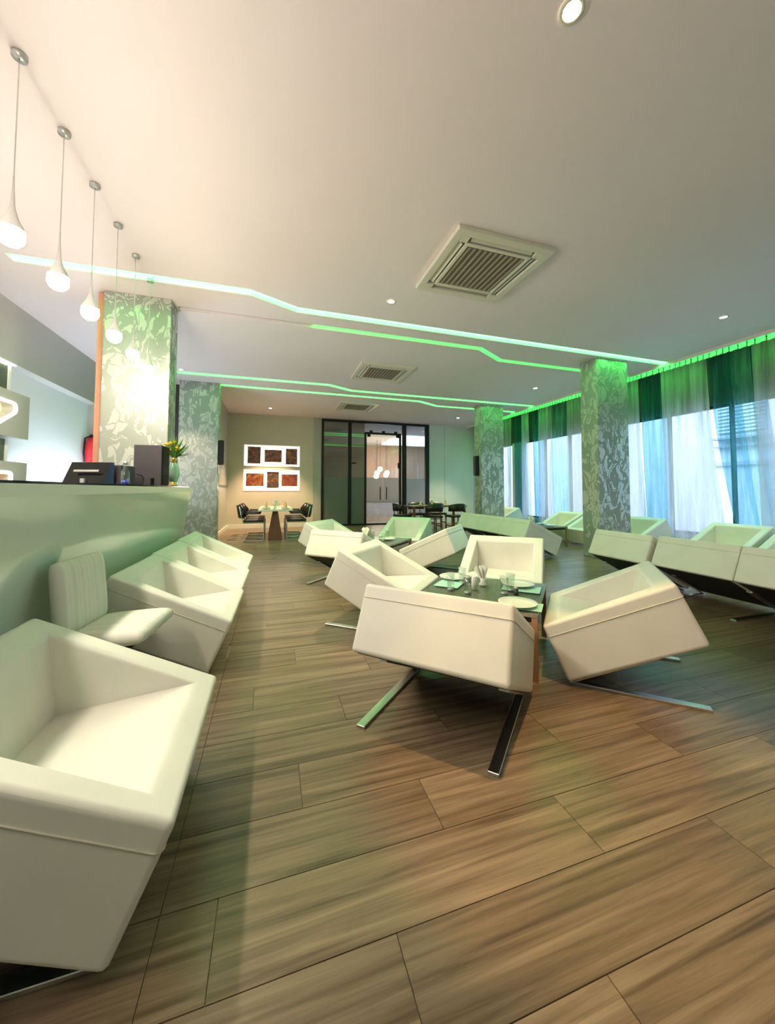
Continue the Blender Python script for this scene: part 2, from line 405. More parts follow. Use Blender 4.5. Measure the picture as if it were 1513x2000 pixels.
# back wall left of the glass partition: two openings for lit picture niches
NX0, NX1 = -.86, .88
bm = B()
for (a, b, c, d) in ((-1.3, NX0, 0, H), (NX1, 1.29, 0, H), (NX0, NX1, 0, 1.15), (NX0, NX1, 1.85, 1.92), (NX0, NX1, 2.63, H)):
    box(bm, a, b, YB, YB+.16, c, d)
struct(obj('wall_back', bm, 'wall_warm'), 'beige back wall with two lit picture niches')
struct(obj('baseboard_back', box(B(), -1.3, 1.29, YB-.02, YB, 0, .11), 'skirting'))
struct(obj('trim_3', box(B(), 1.29, 1.55, YB-.03, YB+.16, 0, H), 'wall_grey'), 'grey pilaster beside the glass partition')
bm = box(B(), 5.42, 6.05, YB, YB+.16, 0, H); box(bm, 6.06, XR, YB, YB+.16, 0, H)
struct(obj('wall_back_right', bm, 'wall_pale'), 'pale green back wall right of the glass partition')
# lit niches and pictures
def niche(z0, z1, pics, label, tops):
    t = empty('picture_niche', ((NX0+NX1)/2, YB+.15, z0)); tag(t, label, 'light box', 'lit picture niches on the back wall')
    wd = NX1-NX0; hh = z1-z0
    obj('backlit_panel', box(B(), -wd/2, wd/2, -.01, .0, 0, hh), 'backlit', t)
    bm = B()
    for a, b, c, d in ((-wd/2, wd/2, 0, .03), (-wd/2, wd/2, hh-.03, hh), (-wd/2, -wd/2+.03, .03, hh-.03), (wd/2-.03, wd/2, .03, hh-.03)):
        box(bm, a, b, -.16, -.012, c, d)
    obj('frame', bm, 'lens_frame', t)
    for (x0, x1, a, b, mt) in pics:
        p = obj('picture', box(B(), x0*wd-wd/2, x1*wd-wd/2, -.09, -.07, a*hh, b*hh), mt, t)
    for cx in tops:
        for s in (-.012, .012):
            obj('steel_cable', tube(B(), [(cx*wd-wd/2+s, -.08, .03), (cx*wd-wd/2+s, -.08, hh-.03)], .008, 6), 'ac_dark', t)
    return t
MT['lens_frame'] = pbr('white_frame', (.9, .85, .75), .5)
P1 = picmat('picture_brown_dark', (.03, .012, .008), (.16, .05, .02), (.42, .16, .05), 9)
P2 = picmat('picture_brown_red', (.06, .015, .01), (.22, .06, .025), (.45, .20, .08), 7)
P3 = picmat('picture_green_red', (.03, .03, .02), (.25, .07, .03), (.45, .22, .06), 11)
P4 = picmat('picture_red_green', (.12, .012, .01), (.22, .04, .012), (.28, .26, .03), 5)
P5 = picmat('picture_dark_orange', (.03, .03, .03), (.09, .045, .02), (.45, .17, .02), 6)
P6 = picmat('picture_red', (.14, .02, .012), (.23, .055, .025), (.33, .12, .05), 6)
niche(1.92, 2.63, [(.07, .295, .14, .90, P1), (.36, .665, .22, .78, P2), (.735, .945, .12, .86, P3)], 'upper lit niche with three brown-red pictures on the back wall', (.325, .70))
niche(1.15, 1.85, [(.05, .355, .22, .80, P4), (.41, .62, .14, .88, P5), (.665, .955, .22, .78, P6)], 'lower lit niche with three red pictures above the dining table', (.385, .64))

# right side: dado wall, head wall, windows, curtains
struct(obj('wall_right', box(B(), XR-.15, XR, YF, YB+.16, 0, .38), 'wall_pale'))
struct(obj('wall_right_head', box(B(), XR-.15, XR, YF, YB+.16, 2.71, H), 'wall_dark'), 'dark wall band above the windows')
for i, (a, b) in enumerate(((-2.6, .2), (2.95, 3.15), (6.35, 6.9), (9.75, 10.25), (11.9, YB+.16))):
    struct(obj('wall_right_pier', box(B(), XR-.15, XR, a, b, .38, 2.71), 'wall_pale'))
nwin = 0
for a, b in ((.2, 2.95), (3.15, 6.35), (6.9, 9.75), (10.25, 11.9)):
    nwin += 1
    wn = empty('window_%d' % nwin, (XR-.08, (a+b)/2, .38)); struct(wn)
    hw = (b-a)/2; n = 3 if b-a > 2.2 else 2
    bm = B()
    box(bm, -.03, .03, -hw, hw, 0, .05); box(bm, -.03, .03, -hw, hw, 2.28, 2.33)
    for k in range(n+1):
        y = -hw+.025+(2*hw-.05)*k/n; box(bm, -.03, .03, y-.025, y+.025, .05, 2.28)
    obj('window_frame', bm, 'black_metal', wn)
    for k in range(n):
        y0 = -hw+.05+(2*hw-.05)*k/n; y1 = -hw+(2*hw-.05)*(k+1)/n
        obj('pane', box(B(), -.004, .004, y0, y1, .05, 2.28), 'pane', wn)

def curtain(y0, y1, b0, b1, mat, label, xo=0.0, amp=.030):
    """sheer panel: gathered on top between y0,y1, hanging to b0,b1 at the floor"""
    bm = B(); ny = max(14, int((y1-y0)/.022)); nz = 12; zt, zb = H-.03, .03; g = []
    ph = random.random()*6; fq = random.uniform(40, 56)
    for j in range(nz+1):
        t = j/nz; z = zt+(zb-zt)*t; e = t**1.5; row = []
        for i in range(ny+1):
            s = i/ny; y = (y0+(y1-y0)*s)*(1-e)+(b0+(b1-b0)*s)*e
            a = amp*(.55+.45*math.sin(1.3*i*.21+ph))
            x = XW+xo+a*math.sin(fq*(y0+(y1-y0)*s)*.75+ph+1.2*t)+.012*math.sin(9*s+4*t+ph)
            row.append(bm.verts.new((x, y, z)))
        g.append(row)
    for j in range(nz):
        for i in range(ny): bm.faces.new((g[j][i], g[j][i+1], g[j+1][i+1], g[j+1][i]))
    o = obj('sheer_curtain', bm, mat, None, True)
    return tag(o, label, 'curtain', 'sheer curtains along the window wall')
CT = [(.6, 1.9, 'white', 'white sheer curtain at the near end of the window wall'),
 (1.9, 2.5, 'teal', 'teal sheer curtain at the near end of the window wall'),
 (2.5, 3.74, 'beige', 'pale beige sheer curtain at the right edge of the picture'),
 (3.74, 3.86, 'teal', 'narrowest dark teal sheer curtain, right of the aqua one'),
 (3.86, 4.08, 'green', 'aqua sheer curtain showing a slatted building behind it'),
 (4.08, 4.44, 'teal', 'dark teal sheer curtain falling behind the right-hand armchairs'),
 (4.44, 5.17, 'white', 'wide pale white sheer curtain in the middle of the right window'),
 (5.17, 5.69, 'teal', 'dark teal sheer curtain just right of the right pillar'),
 (5.69, 6.45, 'white', 'white sheer curtain hanging next to the right edge of the right pillar'),
 (6.45, 7.1, 'teal', 'dark teal sheer curtain hidden mostly by the right pillar'),
 (7.1, 7.64, 'beige', 'beige sheer curtain just left of the right pillar'),
 (7.64, 8.25, 'green', 'aqua sheer curtain over a bright window between the two right pillars'),
 (8.25, 8.65, 'white', 'white sheer curtain lit bright green at its top, between the right pillars'),
 (8.65, 9.13, 'teal', 'dark teal sheer curtain left of the bright green topped one'),
 (9.13, 9.40, 'white', 'narrow white sheer curtain between two dark teal ones'),
 (9.40, 10.0, 'teal', 'dark teal sheer curtain near the far right pillar'),
 (10.0, 11.0, 'beige', 'pale sheer curtain touching the right edge of the far pillar'),
 (11.0, 11.5, 'teal', 'teal sheer curtain partly behind the far right pillar'),
 (11.5, 12.25, 'white', 'white sheer curtain in the back right corner')]
for i, (a, b, c, lb) in enumerate(CT):
    sh = {3: (-.34, -.30), 4: (-.30, -.36), 5: (-.30, -.42), 6: (-.28, -.06)}.get(i, (-.12 if c == 'white' else .02, .06 if c == 'white' else -.05))
    curtain(a-.03, b+.03, a-.03+sh[0], b+.03+sh[1], 'sheer_'+c, lb, xo={'white': -.07, 'beige': -.07, 'green': .01, 'teal': .085}[c])
rail = empty('curtain_rail', (XW-.12, 0, H-.02)); tag(rail, 'curtain rail with gathered heading tape under the ceiling edge', 'curtain rail')
obj('rail', tube(B(), [(0, .5, 0), (0, 12.3, 0)], .012, 6), 'black_metal', rail)
bm = B(); y = .6; i = 0
while y < 12.25:
    d = random.choice((.04, .05, .07)); x = -.05 if i % 2 else -.075
    box(bm, x-.006, x+.006, y, y+d*.8, -.085, .015); y += d; i += 1
o = obj('heading_tape', bm, 'heading', rail) if 'heading' in MT else None
if o is None:
    MT['heading'] = pbr('heading_tape', (.55, .75, .55), .7); o = obj('heading_tape', bm, 'heading', rail)
struct(obj('trim_5', box(B(), XW-.315, XW-.30, .3, YB, H-.06, H-.001), 'ceiling'), 'white fascia added before the curtain rail to hide the green light line')  # fascia added to screen the green light line from view
tag(obj('led_light_line', box(B(), XW-.285, XW-.255, .5, 11.4, H-.03, H-.005), 'led_curtain'), 'strong green light line along the ceiling edge above the curtains', 'light strip', 'green light lines in the ceiling')

# ------------------------------------------------------------------ pillars
def pillar(x0, x1, y0, y1, label):
    o = obj('pillar', box(B(), x0, x1, y0, y1, 0, H, .012), 'wallpaper')
    return tag(o, label, 'pillar', 'silver floral wallpapered pillars')
pillar(5.50, 6.22, 5.10, 5.48, 'silver floral pillar on the right, behind the single armchair back')
pillar(5.50, 6.22, 8.94, 9.32, 'farther silver floral pillar on the right with a green-lit top')
pillar(-1.94, -1.23, 5.17, 5.52, 'large silver floral pillar behind the bar counter lamps')
pillar(-1.94, -1.15, 8.98, 9.30, 'farther silver floral pillar on the left, beside the grey wall')
struct(obj('trim_4', box(B(), -2.015, -1.945, 5.22, 5.50, 0, H-.02), 'copper'), 'orange wooden strip along the pillar behind the bar')
for (x, y, z, sx, lb) in ((-1.135, 9.06, 1.75, 1, 'slim black wall speaker on the side of the far left pillar'), (5.485, 9.12, 1.60, -1, 'slim black wall speaker on the side of the far right pillar')):
    t = empty('wall_speaker', (x, y, z)); tag(t, lb, 'speaker', 'slim black wall speakers')
    obj('cabinet', box(B(), -.012 if sx > 0 else -.10, .10 if sx > 0 else .012, -.06, .06, 0, .55, .01), 'black_metal', t)
    obj('grille', box(B(), -.0+(.10 if sx > 0 else -.11), (.11 if sx > 0 else -.10), -.05, .05, .02, .53), 'dark_grey', t)

# ------------------------------------------------------------------ glass partition on the back wall
GP = empty('glass_partition', (0, YB, 0)); tag(GP, 'black-framed floor-to-ceiling glass partition with double doors', 'glass partition')
def bar(x0, x1, z0, z1, y0=-.05, y1=.05, name='frame_bar', mat='black_metal'): return obj(name, box(B(), x0, x1, y0, y1, z0, z1), mat, GP)
GT = 3.49
bar(1.55, 1.63, 0, GT); bar(2.45, 2.56, 0, GT); bar(4.40, 4.54, 0, GT); bar(5.28, 5.42, 0, GT)
bar(1.55, 5.42, GT, GT+.07); bar(1.63, 5.28, 0, .05, -.04, .04)
bar(3.02, 3.09, 0, 3.12, -.03, .03); bar(4.28, 4.36, 0, 3.12, -.03, .03); bar(3.02, 4.36, 3.12, 3.19, -.03, .03)
obj('pane', box(B(), 1.63, 2.45, -.006, .006, .05, GT), 'green_pane', GP)
obj('pane', box(B(), 2.56, 3.02, -.006, .006, .05, GT), 'green_pane', GP)
obj('pane', box(B(), 3.02, 4.40, -.006, .006, 3.19, GT), 'blue_pane', GP)
obj('pane', box(B(), 4.54, 5.28, -.006, .006, .05, GT), 'blue_pane', GP)
for x0, x1 in ((1.63, 2.45), (2.56, 3.02)):
    obj('frosted_film', box(B(), x0, x1, -.012, -.008, .05, 1.62), 'frost_green', GP)
obj('frosted_film', box(B(), 4.54, 5.28, -.012, -.008, .05, 1.6), 'frost', GP)
for s, x0, x1 in ((1, 3.09, 3.68), (-1, 3.69, 4.28)):
    d = obj('door_leaf', box(B(), x0, x1, -.006, .006, .03, 3.12), 'clear_pane', GP)
    obj('frosted_film', box(B(), x0, x1, -.012, -.008, .75, 1.62), 'frost', d)
    hx = x1-.11 if s > 0 else x0+.11
    bm = tube(B(), [(hx, -.06, .86), (hx, -.06, 1.30)], .016, 8); tube(bm, [(hx, -.06, .92), (hx, 0, .92)], .008, 6); tube(bm, [(hx, -.06, 1.24), (hx, 0, 1.24)], .008, 6)
    obj('handle', bm, 'black_metal', d, True)
for x in (3.25, 3.7, 4.15): bar(x-.05, x+.05, 3.19, 3.25, -.035, .035, 'patch_fitting')
for x in (3.12, 4.17): bar(x, x+.11, 3.03, 3.12, -.02, .02, 'patch_fitting')
bar(2.56, 2.72, 2.08, 2.13, -.03, .03, 'patch_fitting'); bar(4.24, 4.30, 1.95, 2.15, -.04, .04, 'patch_fitting')

# lobby beyond the glass
LB = struct(obj('floor_lobby', box(B(), -1.5, 9.2, YB+.16, 18.6, -.08, 0), 'lobby_floor'))
struct(obj('ceiling_lobby', box(B(), -1.5, 9.2, YB+.16, 18.6, 3.5, 3.6), 'ceiling'))
struct(obj('wall_lobby_left', box(B(), -1.6, -1.5, YB+.16, 18.6, 0, 3.6), 'wall_grey'))
bm = box(B(), -1.5, 9.2, 18.5, 18.6, 0, 3.6)
struct(obj('wall_lobby_back', bm, 'lobby_wall'), 'tan lobby wall beyond the glass doors')
struct(obj('wall_lobby_right', box(B(), 9.1, 9.2, 14.9, 18.6, 0, 3.6), 'lobby_white'))
struct(obj('wall_lobby_side', box(B(), 6.3, 6.42, YB+.5, 14.6, 0, 3.6), 'lobby_white'), 'pale side wall seen through the right glass panel')
t = empty('reception_counter', (5.0, 16.6, 0)); tag(t, 'low white counter with dark band beyond the glass doors', 'counter')
obj('counter_body', box(B(), -.9, 1.2, -.3, .3, 0, .62), 'lobby_white', t); obj('counter_band', box(B(), -.92, 1.22, -.31, .31, .62, .72), 'black_glass', t)
t = empty('stone_planter', (5.75, 15.6, 0)); tag(t, 'grey block standing beside the lobby counter', 'planter')
obj('body', box(B(), -.25, .25, -.25, .25, 0, .75, .02), 'wall_grey', t); obj('rim', box(B(), -.27, .27, -.27, .27, .75, .79, .01), 'skirting', t)
LP = [(4.55, 16.2, 1.95), (4.75, 16.4, 2.15), (5.0, 16.3, 1.88), (4.62, 16.6, 1.82), (5.15, 16.6, 2.0)]
MT['lobby_bulb'] = emit('lobby_bulb', (1.0, .84, .62), 32)
for i, (x, y, z) in enumerate(LP):
    t = empty('globe_pendant', (x, y, z)); tag(t, ('front left', 'highest', 'lower middle', 'lowest', 'rightmost')[i]+' glowing glass globe of the pendant cluster beyond the glass doors', 'pendant lamp', 'lobby globe cluster')
    obj('cord', tube(B(), [(0, 0, .09), (0, 0, 3.5-z)], .006, 6), 'black_metal', t)
    obj('globe', lathe(B(), [(.001, -.11)]+[(.11*math.cos(a), .11*math.sin(a)) for a in [(-.5+j/10)*PI for j in range(1, 10)]]+[(.001, .11)], 14), 'lobby_bulb', t, True)
tag(obj('skylight_panel', box(B(), 5.2, 7.6, 14.7, 17.6, 3.44, 3.49), emit('lobby_daylight', (.80, .88, 1.0), 4.5)), 'bright white ceiling panel in the lobby beyond the doors', 'light panel')
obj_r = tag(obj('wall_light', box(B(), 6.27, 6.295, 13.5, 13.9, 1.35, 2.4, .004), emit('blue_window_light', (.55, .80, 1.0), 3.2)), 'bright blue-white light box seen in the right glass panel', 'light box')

# ------------------------------------------------------------------ ceiling fittings
def ac_unit():
    t = empty('ceiling_cassette'); s = .53
    bm = B()
    # frame panel with four slots and a centre opening
    for a, b, c, d in ((-s, s, -s, -.45), (-s, s, .45, s), (-s, -.45, -.45, .45), (.45, s, -.45, .45), (-.37, .37, -.37, -.33), (-.37, .37, .33, .37), (-.37, -.33, -.33, .33), (.33, .37, -.33, .33)):
        box(bm, a, b, c, d, -.045, 0, .008)
    for a in (-1, 1):
        for b in (-1, 1): box(bm, min(a*.37, a*.452), max(a*.37, a*.452), min(b*.37, b*.452), max(b*.37, b*.452), -.045, 0)
    obj('panel', bm, 'ac_white', t)
    obj('recess', box(B(), -.45, .45, -.45, .45, -.012, -.002), 'ac_slot', t)
    for k in range(4):
        c, q = math.cos(k*PI/2), math.sin(k*PI/2)
        m = B(); box(m, -.34, .34, -.02, .03, -.03, -.022); bmesh.ops.rotate(m, verts=m.verts, cent=(0, .0, -.026), matrix=Matrix.Rotation(.5, 3, 'X'))
        bmesh.ops.translate(m, verts=m.verts, vec=(0, .41, 0)); bmesh.ops.rotate(m, verts=m.verts, cent=(0, 0, 0), matrix=Matrix.Rotation(k*PI/2, 3, 'Z'))
        obj('louvre', m, 'ac_white', t)
    g = obj('grille', box(B(), -.325, .325, -.325, .325, -.034, -.026), 'ac_dark', t)
    for k in range(11):
        x = -.30+k*.06; obj('grille_slat', box(B(), x-.009, x+.009, -.32, .32, -.044, -.034), 'ac_slatm', g)
    return t
MT['ac_slatm'] = pbr('ac_grille_slat', (.34, .30, .22), .6)
a0 = ac_unit(); tag(a0, None, 'air conditioner', 'ceiling air conditioners')
place(a0, (2.09, 3.40, H), 0, 'square ceiling air conditioner nearest the camera')
place(copy_tree(a0), (2.08, 7.10, H), 0, 'square ceiling air conditioner in the middle, between the light lines')
place(copy_tree(a0), (2.26, 10.25, H), 0, 'small farthest square ceiling air conditioner near the glass partition')

def downlight(x, y, label, watt=DOWN_W, col=(1, .80, .56), ang=78):
    t = empty('downlight', (x, y, H)); tag(t, label, 'downlight', 'recessed ceiling downlights')
    obj('trim_ring', lathe(B(), [(.062, -.001), (.062, -.008), (.045, -.010), (.040, -.004)], 20, cap=False), 'ac_white', t, True)
    obj('lens', lathe(B(), [(.040, -.003), (.001, -.006)], 20), 'lens', t)
    l = bpy.data.lights.new('downlight_beam', 'SPOT'); l.energy = watt*10; l.color = col; l.spot_size = math.radians(ang); l.spot_blend = .5; l.shadow_soft_size = .03
    lo = bpy.data.objects.new('downlight_beam', l); lo.location = (0, 0, -.03); link(lo, t)
downlight(1.40, 4.36, 'ceiling downlight between the near air conditioner and the bright light line')
downlight(5.86, 3.35, 'ceiling downlight near the right edge, above the curtains', 5)
downlight(5.82, 7.11, 'ceiling downlight left of the right pillar', 8)
downlight(5.82, 10.88, 'tiny ceiling downlight near the back right wall', 20)
downlight(-.07, 11.30, 'ceiling downlight above the lit pictures', 55, (1, .62, .38))
downlight(1.38, 1.38, 'ceiling downlight over the near table, above the top of the picture', 17, (1, .62, .26), 36)
downlight(-1.75, 8.20, 'tiny ceiling downlight between the two left pillars', 14)

def pendant():
    t = empty('pendant_lamp')
    obj('cord', tube(B(), [(0, 0, .33), (0, 0, H-2.55-.02)], .0035, 6), 'chrome', t)
    obj('canopy', lathe(B(), [(.035, H-2.55-.03), (.035, H-2.55), ], 16), 'silver', t, True)
    obj('stem', lathe(B(), [(.004, .335), (.006, .25), (.012, .16), (.024, .11), (.034, .085), (.048, .060), (.057, .034)], 16, cap=False), 'silver', t, True)  # lower flare added to hold the bulb's light off the ceiling
    obj('bulb', lathe(B(), [(.001, -.058)]+[(.058*math.cos(a), .058*math.sin(a)) for a in [(-.5+j/10)*PI for j in range(1, 10)]]+[(.001, .058)], 18), 'bulb', t, True)
    return t
p0 = pendant(); tag(p0, None, 'pendant lamp', 'row of teardrop pendants above the bar')
PLB = ['teardrop pendant lamp nearest the camera, cut by the top of the picture', 'second teardrop pendant lamp from the camera', 'middle teardrop pendant lamp in front of the pillar edge', 'fourth teardrop pendant lamp, in front of the pillar', 'farthest and lowest-looking teardrop pendant lamp']
PLB += ['teardrop pendant lamp over the bar, first one above the upper left corner of the picture', 'teardrop pendant lamp over the bar, beyond the left edge of the picture', 'teardrop pendant lamp over the near half of the bar, beside the camera', 'third last teardrop pendant lamp towards the near end of the bar', 'second last teardrop pendant lamp towards the near end of the bar', 'last teardrop pendant lamp at the near end of the bar']
for i, y in enumerate((2.92, 3.37, 3.83, 4.29, 4.76, 2.46, 2.0, 1.54, 1.08, .62, .16)):
    place(p0 if i == 0 else copy_tree(p0), (-1.35, y, 2.555), 0, PLB[i])

# ------------------------------------------------------------------ bar counter
BC = empty('bar_counter', (0, 0, 0)); tag(BC, 'long mint lacquered bar counter with sloping front', 'bar counter')
obj('front_panel', prism(B(), [(-1.15, 0), (-1.62, 0), (-1.62, 1.17), (-.95, 1.17)], 1, -1.4, 5.15), 'counter', BC)
obj('edge_band', prism(B(), [(-.945, 1.17), (-1.62, 1.17), (-1.62, 1.222), (-.938, 1.222)], 1, -1.4, 5.16), 'counter_edge', BC)
obj('glass_top', box(B(), -1.63, -.965, -1.4, 5.1, 1.222, 1.234), 'black_glass', BC)
TOPZ = 1.234
# register
t = empty('cash_register', (-1.39, 3.64, TOPZ), -.25); tag(t, 'black touch-screen cash register on the bar counter', 'cash register')
obj('body', box(B(), -.17, .17, .06, .26, 0, .17, .01), 'dark_grey', t)
s = obj('screen_housing', prism(B(), [(-.16, 0), (-.10, .205), (-.07, .205), (-.02, .0)], 0, -.02, .0), 'screen', t)
bpy.data.objects.remove(s)
bm = prism(B(), [(-.12, .005), (-.02, .185), (.01, .185), (.01, .005)], 0, -.16, .15)
s = obj('screen_housing', bm, 'screen', t)
bm = B(); prism(bm, [(-.094, .065), (-.085, .081), (-.079, .079), (-.088, .061)], 0, -.09, .10)
bmesh.ops.translate(bm, verts=bm.verts, vec=(0, -.006, .04)); obj('trim_bar', bm, 'silver', s)
obj('neck', box(B(), -.01, .02, -.135, -.118, 0, .05), 'silver', s)
# dark monitor / cabinet box
t = empty('equipment_box', (-1.12, 4.08, TOPZ), -.05); tag(t, 'large charcoal equipment box on the bar counter beside the vase', 'box')
obj('cabinet', box(B(), -.125, .11, -.02, .20, 0, .39, .006), 'dark_grey', t); obj('side_panel', box(B(), .11, .117, 0, .19, .01, .385), 'screen', t)
obj('base_tray', box(B(), -.11, .05, -.045, -.022, .0, .075), 'dark_grey', t); obj('port_block', box(B(), .03, .05, -.05, -.022, 0, .07), 'screen', t)
t = empty('glass_bottle', (-1.10, 3.42, TOPZ)); tag(t, 'small clear bottle with blue base between register and box', 'bottle')
obj('bottle_body', lathe(B(), [(.030, 0), (.032, .01), (.032, .10), (.014, .135), (.014, .16)], 16), 'glass', t, True); obj('liquid', lathe(B(), [(.026, .004), (.026, .035)], 14), pbr('blue_liquid', (.05, .06, .55), .2), t, True)
obj('cap', lathe(B(), [(.017, .16), (.017, .185)], 14), 'silver', t, True)
tag(obj('power_cable', tube(B(), [(-1.17, 3.90, TOPZ+.10), (-1.165, 3.905, TOPZ+.105), (-1.135, 3.935, TOPZ+.09), (-1.12, 3.94, TOPZ+.05), (-1.13, 3.935, TOPZ+.015), (-1.16, 3.92, TOPZ+.006)], .005, 6), 'black_metal', None, True), 'thin black cable looping beside the equipment box', 'cable')
# vase of flowers
t = empty('flower_vase', (-1.01, 4.52, TOPZ)); tag(t, 'celadon and brass vase of yellow flowers on the counter end', 'vase')
obj('vase_body', lathe(B(), [(.036, .045), (.058, .11), (.060, .15), (.045, .21), (.028, .255)], 20), 'vase_green', t, True)
obj('foot', lathe(B(), [(.046, 0), (.046, .012), (.032, .022), (.036, .045)], 20), 'gold', t, True)
obj('neck', lathe(B(), [(.028, .255), (.026, .275), (.036, .30), (.030, .305)], 20), 'gold', t, True)
bm = B(); random.seed(3)
for i in range(90):
    a = random.uniform(0, 2*PI); el = random.uniform(.25, 1.45); L = random.uniform(.10, .24); d = Vector((math.cos(a)*math.cos(el), math.sin(a)*math.cos(el), math.sin(el)))
    p = Vector((0, 0, .29))+d*.05; q = p+d*L+Vector((0, 0, -.02*math.cos(el))); sd = d.cross(Vector((0, 0, 1))).normalized()*random.uniform(.006, .012)
    mid = (p+q)/2+Vector((0, 0, .01)); v = [bm.verts.new(c) for c in (p, mid+sd, q, mid-sd)]; bm.faces.new(v)
fo = obj('foliage', bm, 'leaf', t); fo['kind'] = 'stuff'
for i in range(16):
    a = random.uniform(0, 2*PI); r = random.uniform(.02, .11); z = .40+random.uniform(-.03, .08)-r*.25
    fl = obj('flower', lathe(B(), [(.001, -.012), (.016, -.004), (.024, .010), (.012, .014), (.001, .010)], 7), 'petal' if i % 4 else 'petal2', t, loc=(r*math.cos(a), r*math.sin(a), z))
    obj('stem', tube(B(), [(-r*math.cos(a)*.9, -r*math.sin(a)*.9, .30-z), (0, 0, -.01)], .002, 4), 'leaf', fl)

# back bar: wall cabinets with lit cut-outs, smoked glass between, cove tube, added wall light
def cabinet(z0, z1, cut, mat, label, y1=6.06):
    """grey wall unit whose face has a lit opening; cut = opening polygon in (y,z)"""
    t = empty('wall_cabinet', (XL-.17, 0, 0)); tag(t, label, 'wall cabinet', 'grey wall cabinets behind the bar')
    bm = B(); y0 = 4.2
    rect = [(y0, z0), (y1, z0), (y1, z1), (y0, z1)]
    es = []; rings = []
    for pts in (rect, cut):
        vv = [bm.verts.new((.30, p[0], p[1])) for p in pts]; rings.append(vv); es += [bm.edges.new((vv[i], vv[(i+1) % len(vv)])) for i in range(len(vv))]
    bmesh.ops.triangle_fill(bm, edges=es, use_beauty=True)
    for vv, xb in ((rings[0], 0.002), (rings[1], .16)):
        bk = [bm.verts.new((xb, v.co.y, v.co.z)) for v in vv]; n = len(vv)
        for i in range(n): bm.faces.new((vv[i], vv[(i+1) % n], bk[(i+1) % n], bk[i]))
    obj('carcass', bm, 'wall_left', t)
    obj('niche_back', prism(B(), cut, 0, .150, .160), mat, t)
    bm = tube(B(), [(.298, p[0], p[1]) for p in cut], .022, 8, True); obj('lit_rim', bm, 'rim_glow', t, True)
    return t
MT['rim_glow'] = emit('niche_rim_glow', (1.0, .96, .82), 1.6)
def rnd(poly, r=.05, n=4):
    out = []
    for i, p in enumerate(poly):
        p = Vector(p); a = (Vector(poly[i-1])-p).normalized(); b = (Vector(poly[(i+1) % len(poly)])-p).normalized()
        for k in range(n+1):
            s = k/n; q = p+a*r*(1-s)**2+b*r*s**2; out.append((q.x, q.y))
    return out
cabinet(1.84, 2.40, rnd([(4.8, 1.93), (5.42, 1.93), (5.80, 2.16), (5.78, 2.26), (4.8, 2.26)]), 'niche', 'upper grey wall cabinet with a bright yellow lit cut-out')
cabinet(.96, 1.535, rnd([(4.8, 1.06), (5.74, 1.06), (5.76, 1.40), (4.8, 1.40)]), 'niche_orange', 'lower grey wall cabinet with an orange lit cut-out')
for z0, z1, lb in ((2.41, 2.86, 'dark smoked glass panel above the upper wall cabinet'), (1.54, 1.835, 'dark smoked glass panel between the two wall cabinets')):
    t = empty('glass_shelf_back', (XL-.17, 0, z0)); tag(t, lb, 'glass panel', 'smoked glass panels behind the bar')
    obj('panel', box(B(), .004, .10, 4.2, 6.02, 0, min(z1, 2.80)-z0), 'smoked', t); obj('edge_trim', box(B(), .10, .11, 5.98, 6.03, 0, min(z1, 2.80)-z0), 'counter_edge', t)
tag(obj('cove_tube', box(B(), XL-.165, XL-.02, 4.2, 6.05, 2.80, 2.812), 'tube_warm'), 'warm white light line under the bulkhead above the smoked glass', 'light strip')
t = empty('back_bar_shelf', (XL-.17, 0, 0)); tag(t, 'low back-bar shelf along the white wall behind the counter', 'shelf')
obj('worktop', box(B(), .003, .45, 4.2, 8.2, .88, .92), 'black_glass', t); obj('shelf_body', box(B(), .003, .42, 4.2, 8.2, 0, .88), 'wall_grey', t)
tag(obj('added_wall_light', box(B(), XL+.10, XL+.14, 6.5, 8.15, .925, .95), 'tube'), 'unseen light line added on the back-bar shelf to brighten the white wall', 'light strip')  # unseen glowing strip added to brighten the wall behind the bar
t = empty('fire_extinguisher', (-3.23, 8.30, 1.62)); tag(t, 'red cylinder hung on the grey wall end left of the orange strip', 'extinguisher')
obj('cylinder', lathe(B(), [(.085, 0), (.095, .03), (.095, .44), (.06, .52), (.025, .55)], 18), 'red', t, True); obj('valve', lathe(B(), [(.025, .55), (.03, .60)], 12), 'black_metal', t, True)
obj('hose', tube(B(), [(.0, 0, .58), (-.06, -.10, .52), (-.07, -.11, .25), (-.06, -.10, .08)], .015, 8), 'black_metal', t, True)

